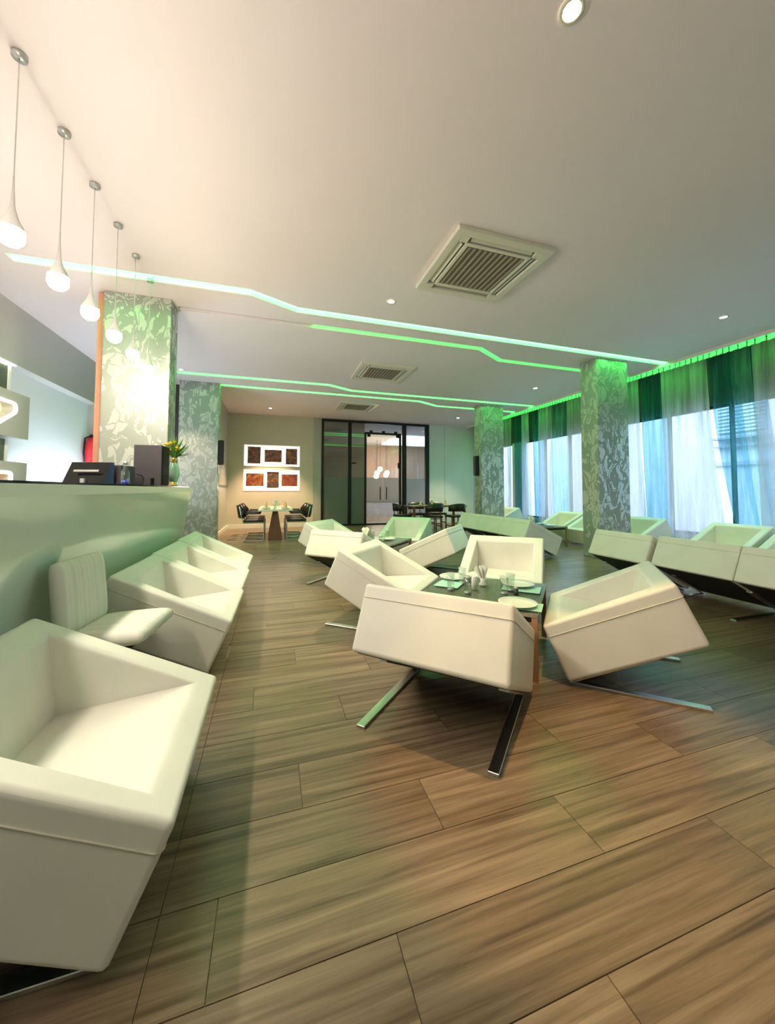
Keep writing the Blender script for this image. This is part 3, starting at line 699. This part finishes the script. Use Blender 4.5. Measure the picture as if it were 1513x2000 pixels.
# ------------------------------------------------------------------ tilted armchairs
RL, RD, CW = .775, .351, .80
F0 = Vector((.421, .344)); TV = Vector((-.696, .340)).normalized(); NV = Vector((-.146, -.319)).normalized()
def sd(s, d, w):
    p = F0+TV*s+NV*d
    return (p.x, w, p.y)
def armchair_body(W, bev=.022):
    bm = B(); h = W/2; wi = h-.10; wd = h-.12
    v = {}
    def V(k, s, d, w): v[k] = bm.verts.new(sd(s, d, w))
    for n, sg in (('a', 1), ('b', -1)):
        V('F'+n, 0, 0, sg*h); V('B'+n, RL, 0, sg*h); V('K'+n, RL, RD, sg*h); V('G'+n, 0, RD, sg*h)
        V('f'+n, .085, .012, sg*wi); V('i'+n, .668, 0, sg*wi); V('D'+n, .50, .255, sg*wd)
    for q in (('Fa', 'Fb', 'fb', 'fa'), ('Ba', 'ia', 'ib', 'Bb'), ('Fa', 'fa', 'ia', 'Ba'), ('Fb', 'Bb', 'ib', 'fb'),
              ('fa', 'fb', 'Db', 'Da'), ('Da', 'Db', 'ib', 'ia'), ('fa', 'Da', 'ia'), ('fb', 'ib', 'Db'),
              ('Fa', 'Ga', 'Gb', 'Fb'), ('Ba', 'Bb', 'Kb', 'Ka'), ('Fa', 'Ba', 'Ka', 'Ga'), ('Fb', 'Gb', 'Kb', 'Bb'), ('Ga', 'Ka', 'Kb', 'Gb')):
        bm.faces.new([v[k] for k in q])
    bmesh.ops.recalc_face_normals(bm, faces=bm.faces[:])
    keep = [e for e in bm.edges if not all(vv in (v['Da'], v['Db'], v['fa'], v['fb'], v['ia'], v['ib']) for vv in e.verts)]
    inner = [e for e in bm.edges if e not in keep]
    rim = [e for e in inner if {v['Da'], v['Db']}.isdisjoint(set(e.verts))]
    bmesh.ops.bevel(bm, geom=[e for e in keep if len(e.link_faces) == 2 and e.calc_face_angle(0) > .2]+rim, offset=bev, segments=3, affect='EDGES', profile=.55)
    for e in bm.edges:
        if e.is_valid and len(e.link_faces) == 2 and e.calc_face_angle(0) > .6: e.smooth = False
    return bm
def wn_mod(o):
    m = o.modifiers.new('weighted', 'WEIGHTED_NORMAL'); m.keep_sharp = True; m.weight = 80
def seam(W, d=.075):
    h = W/2+.001; e = .001; r = .022
    pts = []
    for s0, w0, ds, dw in ((-e, -h, 1, 1), (RL+e, -h, -1, 1), (RL+e, h, -1, -1), (-e, h, 1, -1)):
        a = (s0, w0+dw*r); b = (s0+ds*.3*r, w0+dw*.3*r); c = (s0+ds*r, w0)
        tri = [a, b, c] if (s0 > .1) == (w0 > 0) and False else [a, b, c]
        pts.append(tri)
    seq = [pts[0][0], pts[0][1], pts[0][2], pts[1][2], pts[1][1], pts[1][0], pts[2][0], pts[2][1], pts[2][2], pts[3][2], pts[3][1], pts[3][0]]
    return tube(B(), [sd(s, d, w_) for s, w_ in seq], .0028, 5, True)
def leg(w0):
    """flat steel bar bent into a V: on the floor and up along the underside"""
    bm = B(); t = .014; hw = .024
    g = F0+NV*RD
    pts = [(-.43, 0), (.262, 0), (.262+.01, .012), (.05, .012+.2*.49)]
    box(bm, -.43, .27, w0-hw, w0+hw, 0.0, t, .002, 1)
    a = Vector((.27, .0)); b = F0+NV*(RD+.004)+TV*.52; n = NV*.012
    va = [bm.verts.new(p) for p in ((a.x, w0-hw, a.y+.002), (a.x, w0+hw, a.y+.002), (a.x-.01, w0+hw, a.y+t), (a.x-.01, w0-hw, a.y+t))]
    vb = [bm.verts.new(p) for p in ((b.x+n.x, w0-hw, b.y+n.y), (b.x+n.x, w0+hw, b.y+n.y), (b.x, w0+hw, b.y), (b.x, w0-hw, b.y))]
    bm.faces.new(va); bm.faces.new(vb[::-1])
    for i in range(4): bm.faces.new((va[i], vb[i], vb[(i+1) % 4], va[(i+1) % 4]))
    return bm
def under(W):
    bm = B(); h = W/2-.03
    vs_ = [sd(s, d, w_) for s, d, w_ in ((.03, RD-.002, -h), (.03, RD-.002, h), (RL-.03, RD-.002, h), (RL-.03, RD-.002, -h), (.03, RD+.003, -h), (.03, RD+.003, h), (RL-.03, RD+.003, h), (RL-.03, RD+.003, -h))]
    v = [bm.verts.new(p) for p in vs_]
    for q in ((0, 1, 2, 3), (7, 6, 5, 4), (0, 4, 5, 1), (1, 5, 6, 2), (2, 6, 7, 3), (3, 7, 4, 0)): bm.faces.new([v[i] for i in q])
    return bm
def armchair():
    t = empty('tilted_armchair'); tag(t, None, 'armchair')
    b = obj('upholstered_shell', armchair_body(CW), 'leather', t, True); wn_mod(b)
    obj('stitched_seam', seam(CW), 'leather_seam', b, True)
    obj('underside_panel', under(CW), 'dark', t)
    for s in (-1, 1): obj('leg', leg(s*.33), 'chrome', t)
    return t
CH0 = armchair(); CH_USED = [False]
def chair(x, y, deg, label, group):
    if not CH_USED[0]: c = CH0; CH_USED[0] = True
    else: c = copy_tree(CH0)
    return place(c, (x, y, 0), math.radians(deg), label, group)
g1 = 'armchairs around the near table'
chair(.982, 1.935, 44.2, 'cream tilted armchair with its broad back to the camera, at the near table', g1)
chair(2.218, 1.971, 136.4, 'cream tilted armchair showing its side, right of the near table', g1)
chair(1.024, 3.353, -40.1, 'cream tilted armchair on the left of the near table', g1)
chair(2.346, 3.408, -131.2, 'cream tilted armchair facing the camera across the near table', g1)
g2 = 'armchairs around the middle table'
chair(.985, 4.92, 45.5, 'small cream armchair with its back to the camera at the middle table', g2)
chair(2.30, 5.00, 136, 'cream armchair with blue-lit back, right of the middle table', g2)
chair(.985, 6.20, -41.3, 'cream armchair on the left of the middle table', g2)
chair(2.36, 6.45, -131.2, 'cream armchair facing the camera behind the middle table', g2)
g3 = 'armchairs lined along the bar counter'
chair(-.640, 1.505, 0, 'large cream armchair in the lower left corner against the bar counter', g3)
chair(-.636, 3.05, -1.5, 'cream armchair in front of the bar, first of the row behind the swivel chair', g3)
chair(-.636, 3.90, -1.5, 'middle cream armchair of the row of three along the bar', g3)
chair(-.640, 4.80, -1.5, 'farthest cream armchair of the row along the bar, by the counter end', g3)
g4 = 'armchairs with backs to the windows'
for x, y, lb in ((6.72, 3.86, 'green-shaded armchair by the curtains, seen over the right sofa'), (6.72, 2.98, 'armchair by the curtains cut off by the right edge of the picture'),
                 (6.72, 5.40, 'armchair by the curtains just right of the right pillar'), (6.72, 6.42, 'armchair by the curtains seen just left of the right pillar'), (6.72, 7.30, 'armchair by the curtains between the two right pillars, behind the set table'),
                 (6.72, 9.70, 'far armchair by the curtains, right of the far right pillar')):
    chair(x, y, 180, lb, g4)
chair(4.46, 3.555, 0, 'single green-tinted armchair seen from behind, in front of the right pillar', 'seats facing the windows')
def sofa(n, x, y, deg, label):
    t = empty('tilted_sofa', (x, y, 0), math.radians(deg)); tag(t, label, 'sofa', 'seats facing the windows')
    for k in range(n):
        w0 = (k-(n-1)/2)*CW
        b = obj('seat_module', armchair_body(CW-.004, .016), 'leather', t, True, loc=(0, w0, 0)); wn_mod(b)
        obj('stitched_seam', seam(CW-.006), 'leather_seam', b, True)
        obj('underside_panel', under(CW), 'dark', b)
    for k in range(n+1):
        w0 = (k-n/2)*CW; w0 = max(-n*CW/2+.10, min(n*CW/2-.10, w0))
        obj('leg', leg(w0), 'chrome', t)
    return t
sofa(3, 4.556, 6.615, .6, 'three-seat cream sofa seen from behind, between the two right pillars')
sofa(2, 4.50, 2.33, -1.0, 'long cream sofa seen from behind at the right edge of the picture')

# ------------------------------------------------------------------ swivel chair by the bar
t = empty('swivel_chair', (-.765, 2.28, 0), math.radians(-6)); tag(t, 'low armless swivel chair with striped cushions against the bar', 'chair')
def cushion(bm, sx, sy, sz, n=5):
    """padded slab with channels across y"""
    g = []; NX, NY = 14, 20
    for side in (1, -1):
        rows = []
        for i in range(NX+1):
            u = i/NX*2-1; row = []
            for j in range(NY+1):
                q = j/NY*2-1
                e = (1-abs(u)**5)*(1-abs(q)**5)
                puff = sz/2*(.42+.58*e**.6)-.008*(abs(math.cos((q+1)*n*PI/2))**12)
                row.append(bm.verts.new((u*sx/2*(1-.03*abs(q)**4), q*sy/2*(1-.03*abs(u)**4), side*puff)))
            rows.append(row)
        for i in range(NX):
            for j in range(NY): bm.faces.new((rows[i][j], rows[i+1][j], rows[i+1][j+1], rows[i][j+1]))
        g.append(rows)
    A, C = g
    br = [(i, 0) for i in range(NX+1)]+[(NX, j) for j in range(1, NY+1)]+[(i, NY) for i in range(NX-1, -1, -1)]+[(0, j) for j in range(NY-1, 0, -1)]
    for k in range(len(br)):
        (i, j), (a, b) = br[k], br[(k+1) % len(br)]; bm.faces.new((A[i][j], A[a][b], C[a][b], C[i][j]))
    return bm
bm = cushion(B(), .37, .42, .085); bmesh.ops.rotate(bm, verts=bm.verts, cent=(0, 0, 0), matrix=Matrix.Rotation(-.05, 3, 'Y')); bmesh.ops.translate(bm, verts=bm.verts, vec=(.035, 0, .485)); obj('seat', bm, 'stripe_fabric', t, True)
bm = cushion(B(), .36, .40, .075); bmesh.ops.rotate(bm, verts=bm.verts, cent=(0, 0, 0), matrix=Matrix.Rotation(PI/2-.10, 3, 'Y')); bmesh.ops.translate(bm, verts=bm.verts, vec=(-.15, 0, .675)); obj('backrest', bm, 'stripe_fabric', t, True)
obj('gas_lift', lathe(B(), [(.045, .30), (.045, .43)], 16), 'black_metal', t, True)
obj('column', lathe(B(), [(.028, .02), (.028, .30)], 16), 'chrome', t, True)
obj('seat_plate', box(B(), -.08, .14, -.12, .12, .425, .44), 'black_metal', t)
obj('base', lathe(B(), [(.19, 0), (.19, .012), (.05, .03), (.03, .04)], 28), 'chrome', t, True)

# ------------------------------------------------------------------ low lounge tables and settings
TZ = .43
def low_table():
    t = empty('lounge_table'); tag(t, None, 'table')
    obj('top', box(B(), -.425, .425, -.425, .425, TZ-.034, TZ-.010, .003, 1), 'table_top', t)
    obj('glass_top', box(B(), -.43, .43, -.43, .43, TZ-.010, TZ, .002, 1), 'glass_sheet', t)
    for a in (-1, 1):
        for b in (-1, 1): obj('leg', box(B(), a*.405-.018, a*.405+.018, b*.405-.018, b*.405+.018, 0, TZ-.034), 'post_wood', t)
    obj('apron', box(B(), -.385, .385, -.385, .385, TZ-.075, TZ-.034), 'dark', t)
    return t
MT['glass_sheet'] = thin('table_glass_sheet', (.90, .97, .93), 0, gloss=.07)
TA = math.radians(46.2)
LT = low_table(); T1 = (1.585, 2.56); T2 = (1.56, 5.60); T3 = (5.60, 3.30); T4 = (5.62, 6.85); T5 = (5.60, 2.2)
place(LT, (*T1, 0), TA, 'low dark square table with glass top, laid for dining, nearest the camera', 'low lounge tables')
place(copy_tree(LT), (*T2, 0), TA, 'low dark table in the middle of the second armchair group', 'low lounge tables')
place(copy_tree(LT), (*T3, 0), 0, 'low table mostly hidden behind the right sofa', 'low lounge tables')
place(copy_tree(LT), (*T4, 0), 0, 'low table with white settings between the three-seat sofa and the curtains', 'low lounge tables')

# tableware prototypes
def plate(r=.125):
    return lathe(B(), [(.001, .004), (r*.6, .004), (r*.68, .006), (r, .018), (r*1.01, .020), (r, .022), (r*.70, .011), (r*.6, .009), (.001, .009)], 28, cap=False)
def put(name, bm, mat, x, y, z, label, cat, group, smooth=True, rz=0):
    o = obj(name, bm, mat, None, smooth, loc=(x, y, z), rz=rz); return tag(o, label, cat, group)
def tumbler(x, y, z, label, group, h=.125, water=0):
    t = empty('tumbler', (x, y, z)); tag(t, label, 'glass', group)
    obj('glass_body', lathe(B(), [(.001, .001), (.026, .001), (.034, h), (.0315, h), (.0235, .012), (.001, .012)], 18, cap=False), 'glass', t, True)
    obj('rim', lathe(B(), [(.034, h-.002), (.034, h+.001), (.0312, h+.001), (.0312, h-.002)], 18, cap=False), 'china', t, True)
    obj('heavy_base', lathe(B(), [(.0262, .0), (.0262, .010)], 16), 'silver', t, True)
    return t
def napkin_stand(x, y, z, label, group, sc=1.0, rz=0):
    t = empty('napkin_holder', (x, y, z), rz); tag(t, label, 'napkin holder', group)
    obj('holder', lathe(B(), [(.030*sc, 0), (.030*sc, .012), (.018*sc, .03), (.022*sc, .055)], 16), 'china', t, True)
    for k in range(7):
        a = (k-3)*.20; bm = B()
        p = [(-.012, 0, .03), (.012, 0, .03), (.034, 0, .135), (0, 0, .155), (-.034, 0, .135)]
        f = [bm.verts.new((q[0]*sc, (q[1]-.0012)*sc, q[2]*sc)) for q in p]; b2 = [bm.verts.new((q[0]*sc, (q[1]+.0012)*sc, q[2]*sc)) for q in p]
        bm.faces.new(f); bm.faces.new(b2[::-1])
        for i in range(5): bm.faces.new((f[i], b2[i], b2[(i+1) % 5], f[(i+1) % 5]))
        bmesh.ops.rotate(bm, verts=bm.verts, cent=(0, 0, .03*sc), matrix=Matrix.Rotation(a, 3, 'X')); bmesh.ops.rotate(bm, verts=bm.verts, cent=(0, 0, 0), matrix=Matrix.Rotation(k*.5, 3, 'Z'))
        obj('folded_napkin', bm, 'napkin', t)
    return t
gt = 'settings on the near table'
z0 = TZ+.0005
def mat_(x, y, rz, label, s=.16):
    put('place_mat', box(B(), -s, s, -s*.7, s*.7, 0, .002), 'mint_mat', x, y, z0, label, 'place mat', gt, False, rz)
mat_(1.87, 2.48, TA+PI/2, 'mint green mat under the far right plate on the near table', .14); mat_(1.60, 2.12, TA+PI/2, 'mint green mat at the near corner of the near table', .13); mat_(1.42, 2.80, TA, 'pale green mat at the left of the near table', .14)
put('dinner_plate', plate(), 'china', 1.90, 2.56, z0+.003, 'white plate at the right corner of the near table', 'plate', gt)
put('dinner_plate', plate(), 'china', 1.575, 2.13, z0+.003, 'white plate behind the top edge of the nearest armchair', 'plate', gt)
put('dinner_plate', plate(), 'china', 1.52, 2.93, z0+.003, 'white plate at the far left corner of the near table', 'plate', gt)
napkin_stand(1.64, 2.66, z0, 'fan of white paper napkins standing on the near table', gt, 1.05, .4)
put('candle', lathe(B(), [(.001, 0), (.024, 0), (.024, .095), (.020, .10), (.001, .10)], 18), 'napkin', 1.515, 2.58, z0, 'short white candle on the near table', 'candle', gt)
for x, y, lb in ((1.33, 2.62, 'leftmost drinking glass on the near table'), (1.41, 2.50, 'drinking glass left of the white candle'), (1.66, 2.40, 'drinking glass right of the napkins on the near table'), (1.76, 2.46, 'rightmost drinking glass on the near table'), (1.52, 2.78, 'drinking glass behind the candle, near the far edge of the table')):
    tumbler(x, y, z0, lb, gt)
t = empty('salt_shaker', (1.72, 2.34, z0)); tag(t, 'small dark shaker beside the right glasses on the near table', 'shaker', gt)
obj('jar', lathe(B(), [(.018, 0), (.016, .045)], 14), 'dark_grey', t, True); obj('lid', lathe(B(), [(.017, .045), (.014, .06), (.001, .063)], 14), 'silver', t, True)
t = empty('salt_shaker', (1.58, 2.74, z0)); tag(t, 'small dark shaker behind the white napkins on the near table', 'shaker', gt)
obj('jar', lathe(B(), [(.018, 0), (.016, .045)], 14), 'dark_grey', t, True); obj('lid', lathe(B(), [(.017, .045), (.014, .06), (.001, .063)], 14), 'silver', t, True)
g = 'settings on the middle table'
napkin_stand(1.40, 5.62, z0, 'fan of white paper napkins on the middle table', g, 1.25)
put('dinner_plate', plate(), 'china', 1.72, 5.52, z0, 'white plate on the right of the middle table', 'plate', g)
put('dinner_plate', plate(), 'china', 1.36, 5.42, z0, 'white plate near the back of the small armchair, middle table', 'plate', g)
for x, y, lb in ((1.55, 5.75, 'left drinking glass on the middle table'), (1.78, 5.72, 'right drinking glass on the middle table'), (1.62, 5.42, 'nearest drinking glass on the middle table')): tumbler(x, y, z0, lb, g)
g = 'settings on the window tables'
napkin_stand(5.50, 6.90, z0, 'fan of white napkins on the table by the curtains', g, 1.3)
for x, y, lb in ((5.38, 7.08, 'left white plate on the table by the curtains'), (5.85, 6.98, 'far white plate on the table by the curtains'), (5.75, 6.62, 'right white plate on the table by the curtains')):
    put('dinner_plate', plate(), 'china', x, y, z0, lb, 'plate', g)
for x, y, lb in ((5.62, 7.05, 'left drinking glass on the table by the curtains'), (5.55, 6.62, 'right drinking glass on the table by the curtains')): tumbler(x, y, z0, lb, g)
put('dinner_plate', plate(), 'china', 5.72, 3.55, z0, 'white plate peeking over the back of the right sofa', 'plate', g)
put('dinner_plate', plate(), 'china', 5.60, 3.05, z0, 'white plate hidden behind the right sofa back', 'plate', g)

# ------------------------------------------------------------------ dining set under the pictures
def cantilever():
    t = empty('cantilever_chair'); tag(t, None, 'dining chair')
    for s in (-1, 1):
        y = s*.235
        obj('frame_tube', tube(B(), [(-.18, y, .012), (.22, y, .012), (.245, y, .04), (.245, y, .40), (.22, y, .43), (-.20, y, .43), (-.25, y, .60), (-.29, y, .80)], .012, 8), 'chrome', t, True)
    obj('floor_bar', tube(B(), [(-.18, -.235, .012), (-.18, .235, .012)], .012, 8), 'chrome', t, True)
    obj('seat', box(B(), -.21, .24, -.22, .22, .435, .495, .02), 'black_leather', t, True)
    bm = B(); rows = []
    for i in range(13):
        a = (i/12-.5)*2.4; rows.append((-.08-.20*math.cos(a)-.02, .25*math.sin(a)/math.sin(1.2), 1 if abs(a) < .7 else max(.45, 1-(abs(a)-.7)*1.1)))
    va = []
    for x, y, hh in rows:
        top = .56+.27*hh; lean = .05*hh
        va.append([bm.verts.new(p) for p in ((x, y, .54), (x-lean, y, top), (x-lean-.03, y*1.06, top), (x-.03, y*1.06, .54))])
    for a, b in zip(va, va[1:]):
        for k in range(4): bm.faces.new((a[k], a[(k+1) % 4], b[(k+1) % 4], b[k]))
    bm.faces.new(va[0]); bm.faces.new(va[-1][::-1])
    obj('backrest', bm, 'black_leather', t, True)
    for s in (-1, 1): obj('armrest', box(B(), -.17, .17, s*.255-.022, s*.255+.022, .63, .66, .008), 'black_leather', t, True)
    return t
def table(name, sx, sy, z, top, legm, kind):
    t = empty(name); tag(t, None, 'dining table')
    obj('top', box(B(), -sx/2, sx/2, -sy/2, sy/2, z-.035, z, .004, 1), top, t)
    if kind == 'pedestal':
        for s in (-1, 1):
            y = s*sy*.30; bm = B()
            vs_ = [bm.verts.new(p) for p in ((-.17, y-.06, 0), (.17, y-.06, 0), (.17, y+.06, 0), (-.17, y+.06, 0), (-.05, y-.04, z-.035), (.05, y-.04, z-.035), (.05, y+.04, z-.035), (-.05, y+.04, z-.035))]
            for q in ((3, 2, 1, 0), (4, 5, 6, 7), (0, 1, 5, 4), (1, 2, 6, 5), (2, 3, 7, 6), (3, 0, 4, 7)): bm.faces.new([vs_[i] for i in q])
            obj('pedestal', bm, legm, t)
    else:
        for a in (-1, 1):
            for b in (-1, 1): obj('leg', box(B(), a*(sx/2-.06)-.03, a*(sx/2-.06)+.03, b*(sy/2-.06)-.03, b*(sy/2-.06)+.03, 0, z-.035), legm, t)
    return t
dt = table('dining_table', .78, 2.0, .73, 'table_cloth', 'brown_wood', 'pedestal'); place(dt, (.10, 10.05, 0), 0, 'pale dining table below the lit pictures on the back wall')
c0 = cantilever(); first = True
nm = ('nearest', 'middle', 'farthest')
for sgn, side in ((-1, 'left'), (1, 'right')):
    for k in range(3):
        c = c0 if first else copy_tree(c0); first = False
        place(c, (.10+sgn*.50, 9.35+k*.66, 0), 0 if sgn < 0 else PI, '%s black cantilever chair on the %s side of the table below the lit pictures' % (nm[k], side), 'black cantilever chairs at the dining table')
g = 'settings on the dining table'
def cone_napkin(x, y, z, label, g, mt='peach'):
    put('napkin_cone', lathe(B(), [(.042, 0), (.030, .06), (.012, .13), (.001, .15)], 9), mt, x, y, z, label, 'napkin', g, False)
for k, (x, y) in enumerate(((-.12, 9.35), (.33, 9.35), (-.12, 10.0), (.33, 10.0), (-.12, 10.65), (.33, 10.65))):
    lb = ('front', 'middle', 'back')[k//2]+' '+('left', 'right')[k % 2]
    put('dinner_plate', plate(.12), 'china', x, y, .7305, lb+' plate on the table below the pictures', 'plate', g)
    cone_napkin(x, y, .742, lb+' peach napkin on the table below the pictures', g)
napkin_stand(.10, 9.7, .7305, 'white napkins in the centre of the table below the pictures', g, 1.4)
for x, y, lb in ((.06, 9.3, 'front'), (.18, 10.2, 'rear')): tumbler(x, y, .7305, lb+' drinking glass on the table below the pictures', g)

# dining set by the right of the glass partition
def wood_chair():
    t = empty('wooden_dining_chair'); tag(t, None, 'dining chair')
    for a in (-1, 1):
        for b in (-1, 1): obj('leg', tube(B(), [(a*.20, b*.20, 0), (a*.18, b*.19, .43)], .018, 8), 'brown_wood', t, True)
    for b in (-1, 1): obj('stretcher', box(B(), -.19, .19, b*.195-.012, b*.195+.012, .18, .21), 'brown_wood', t)
    obj('stretcher', box(B(), -.205, -.18, -.19, .19, .26, .29), 'brown_wood', t)
    obj('seat', box(B(), -.22, .22, -.22, .22, .43, .49, .02), 'black_leather', t, True)
    bm = B(); va = []
    for i in range(13):
        a = (i/12-.5)*2.6; x = -.02-.22*math.cos(a); y = .25*math.sin(a)/math.sin(1.3); hh = .10+.10*max(0, math.cos(a*.9))
        va.append([bm.verts.new(p) for p in ((x, y, .60), (x-.02, y, .62+hh), (x-.055, y*1.06, .62+hh), (x-.035, y*1.06, .60))])
    for a, b in zip(va, va[1:]):
        for k in range(4): bm.faces.new((a[k], a[(k+1) % 4], b[(k+1) % 4], b[k]))
    bm.faces.new(va[0]); bm.faces.new(va[-1][::-1]); obj('backrest', bm, 'black_leather', t, True)
    for b in (-1, 1): obj('back_post', tube(B(), [(-.18, b*.15, .47), (-.215, b*.16, .62)], .014, 6), 'brown_wood', t, True)
    return t
dt2 = table('dining_table', 1.7, .8, .74, 'brown_wood', 'brown_wood', 'legs'); place(dt2, (4.62, 10.1, 0), 0, 'brown dining table with patterned runner, right of the glass doors')
put('table_runner', box(B(), -.78, .78, -.36, .36, 0, .004), 'patterned', 4.62, 10.1, .7405, 'patterned brown runner on the table right of the glass doors', 'table runner', 'settings on the right dining table', False)
w0 = wood_chair(); first = True
for x, y, r, lb in ((4.30, 9.55, 90, 'dark rounded chair with its back to the camera, left of two at the brown table'), (4.98, 9.52, 90, 'dark rounded chair with its back to the camera, right of two at the brown table'),
                    (3.60, 10.1, 0, 'dark chair at the left end of the brown dining table'), (4.30, 10.68, -90, 'left dark chair on the far side of the brown dining table'), (4.98, 10.68, -90, 'right dark chair on the far side of the brown dining table')):
    c = w0 if first else copy_tree(w0); first = False
    place(c, (x, y, 0), math.radians(r), lb, 'dark chairs at the brown dining table')
g = 'settings on the right dining table'
napkin_stand(4.55, 10.15, .745, 'white napkins on the brown dining table', g, 1.3)
for x, y, lb in ((4.1, 9.95, 'left'), (4.9, 9.95, 'right')):
    put('dinner_plate', plate(.12), 'china', x, y, .745, lb+' plate on the brown dining table', 'plate', g)
    cone_napkin(x, y, .757, lb+' peach napkin on the brown dining table', g)

# ------------------------------------------------------------------ outside the windows
struct(obj('ground_outside', box(B(), XR+.05, 26, -6, 24, -.5, -.4), 'pavement'))
BD = empty('neighbouring_building', (12.2, 6, -.4)); tag(BD, 'white neighbouring building seen through the sheer curtains', 'building')
obj('facade', box(B(), 0, 3, -9, 14, 0, 7.5), 'facade', BD)
for y in (-5.0, .62):
    f = obj('louvred_window', box(B(), -.05, .0, y-.55, y+.55, 3.19, 4.2), 'facade_dark', BD)
    for k in range(10): obj('louvre_slat', box(B(), -.09, -.05, y-.53, y+.53, 3.22+k*.098, 3.265+k*.098), 'facade', f)
    obj('ledge', box(B(), -.28, 0, y-.6, y+.6, 3.02, 3.08), 'facade_dark', BD); obj('ledge', box(B(), -.18, 0, y-.6, y+.6, 2.80, 2.85), 'facade_dark', BD)
obj('string_course', box(B(), -.10, 0, .0, 1.3, 2.30, 2.40), 'facade_band', BD)
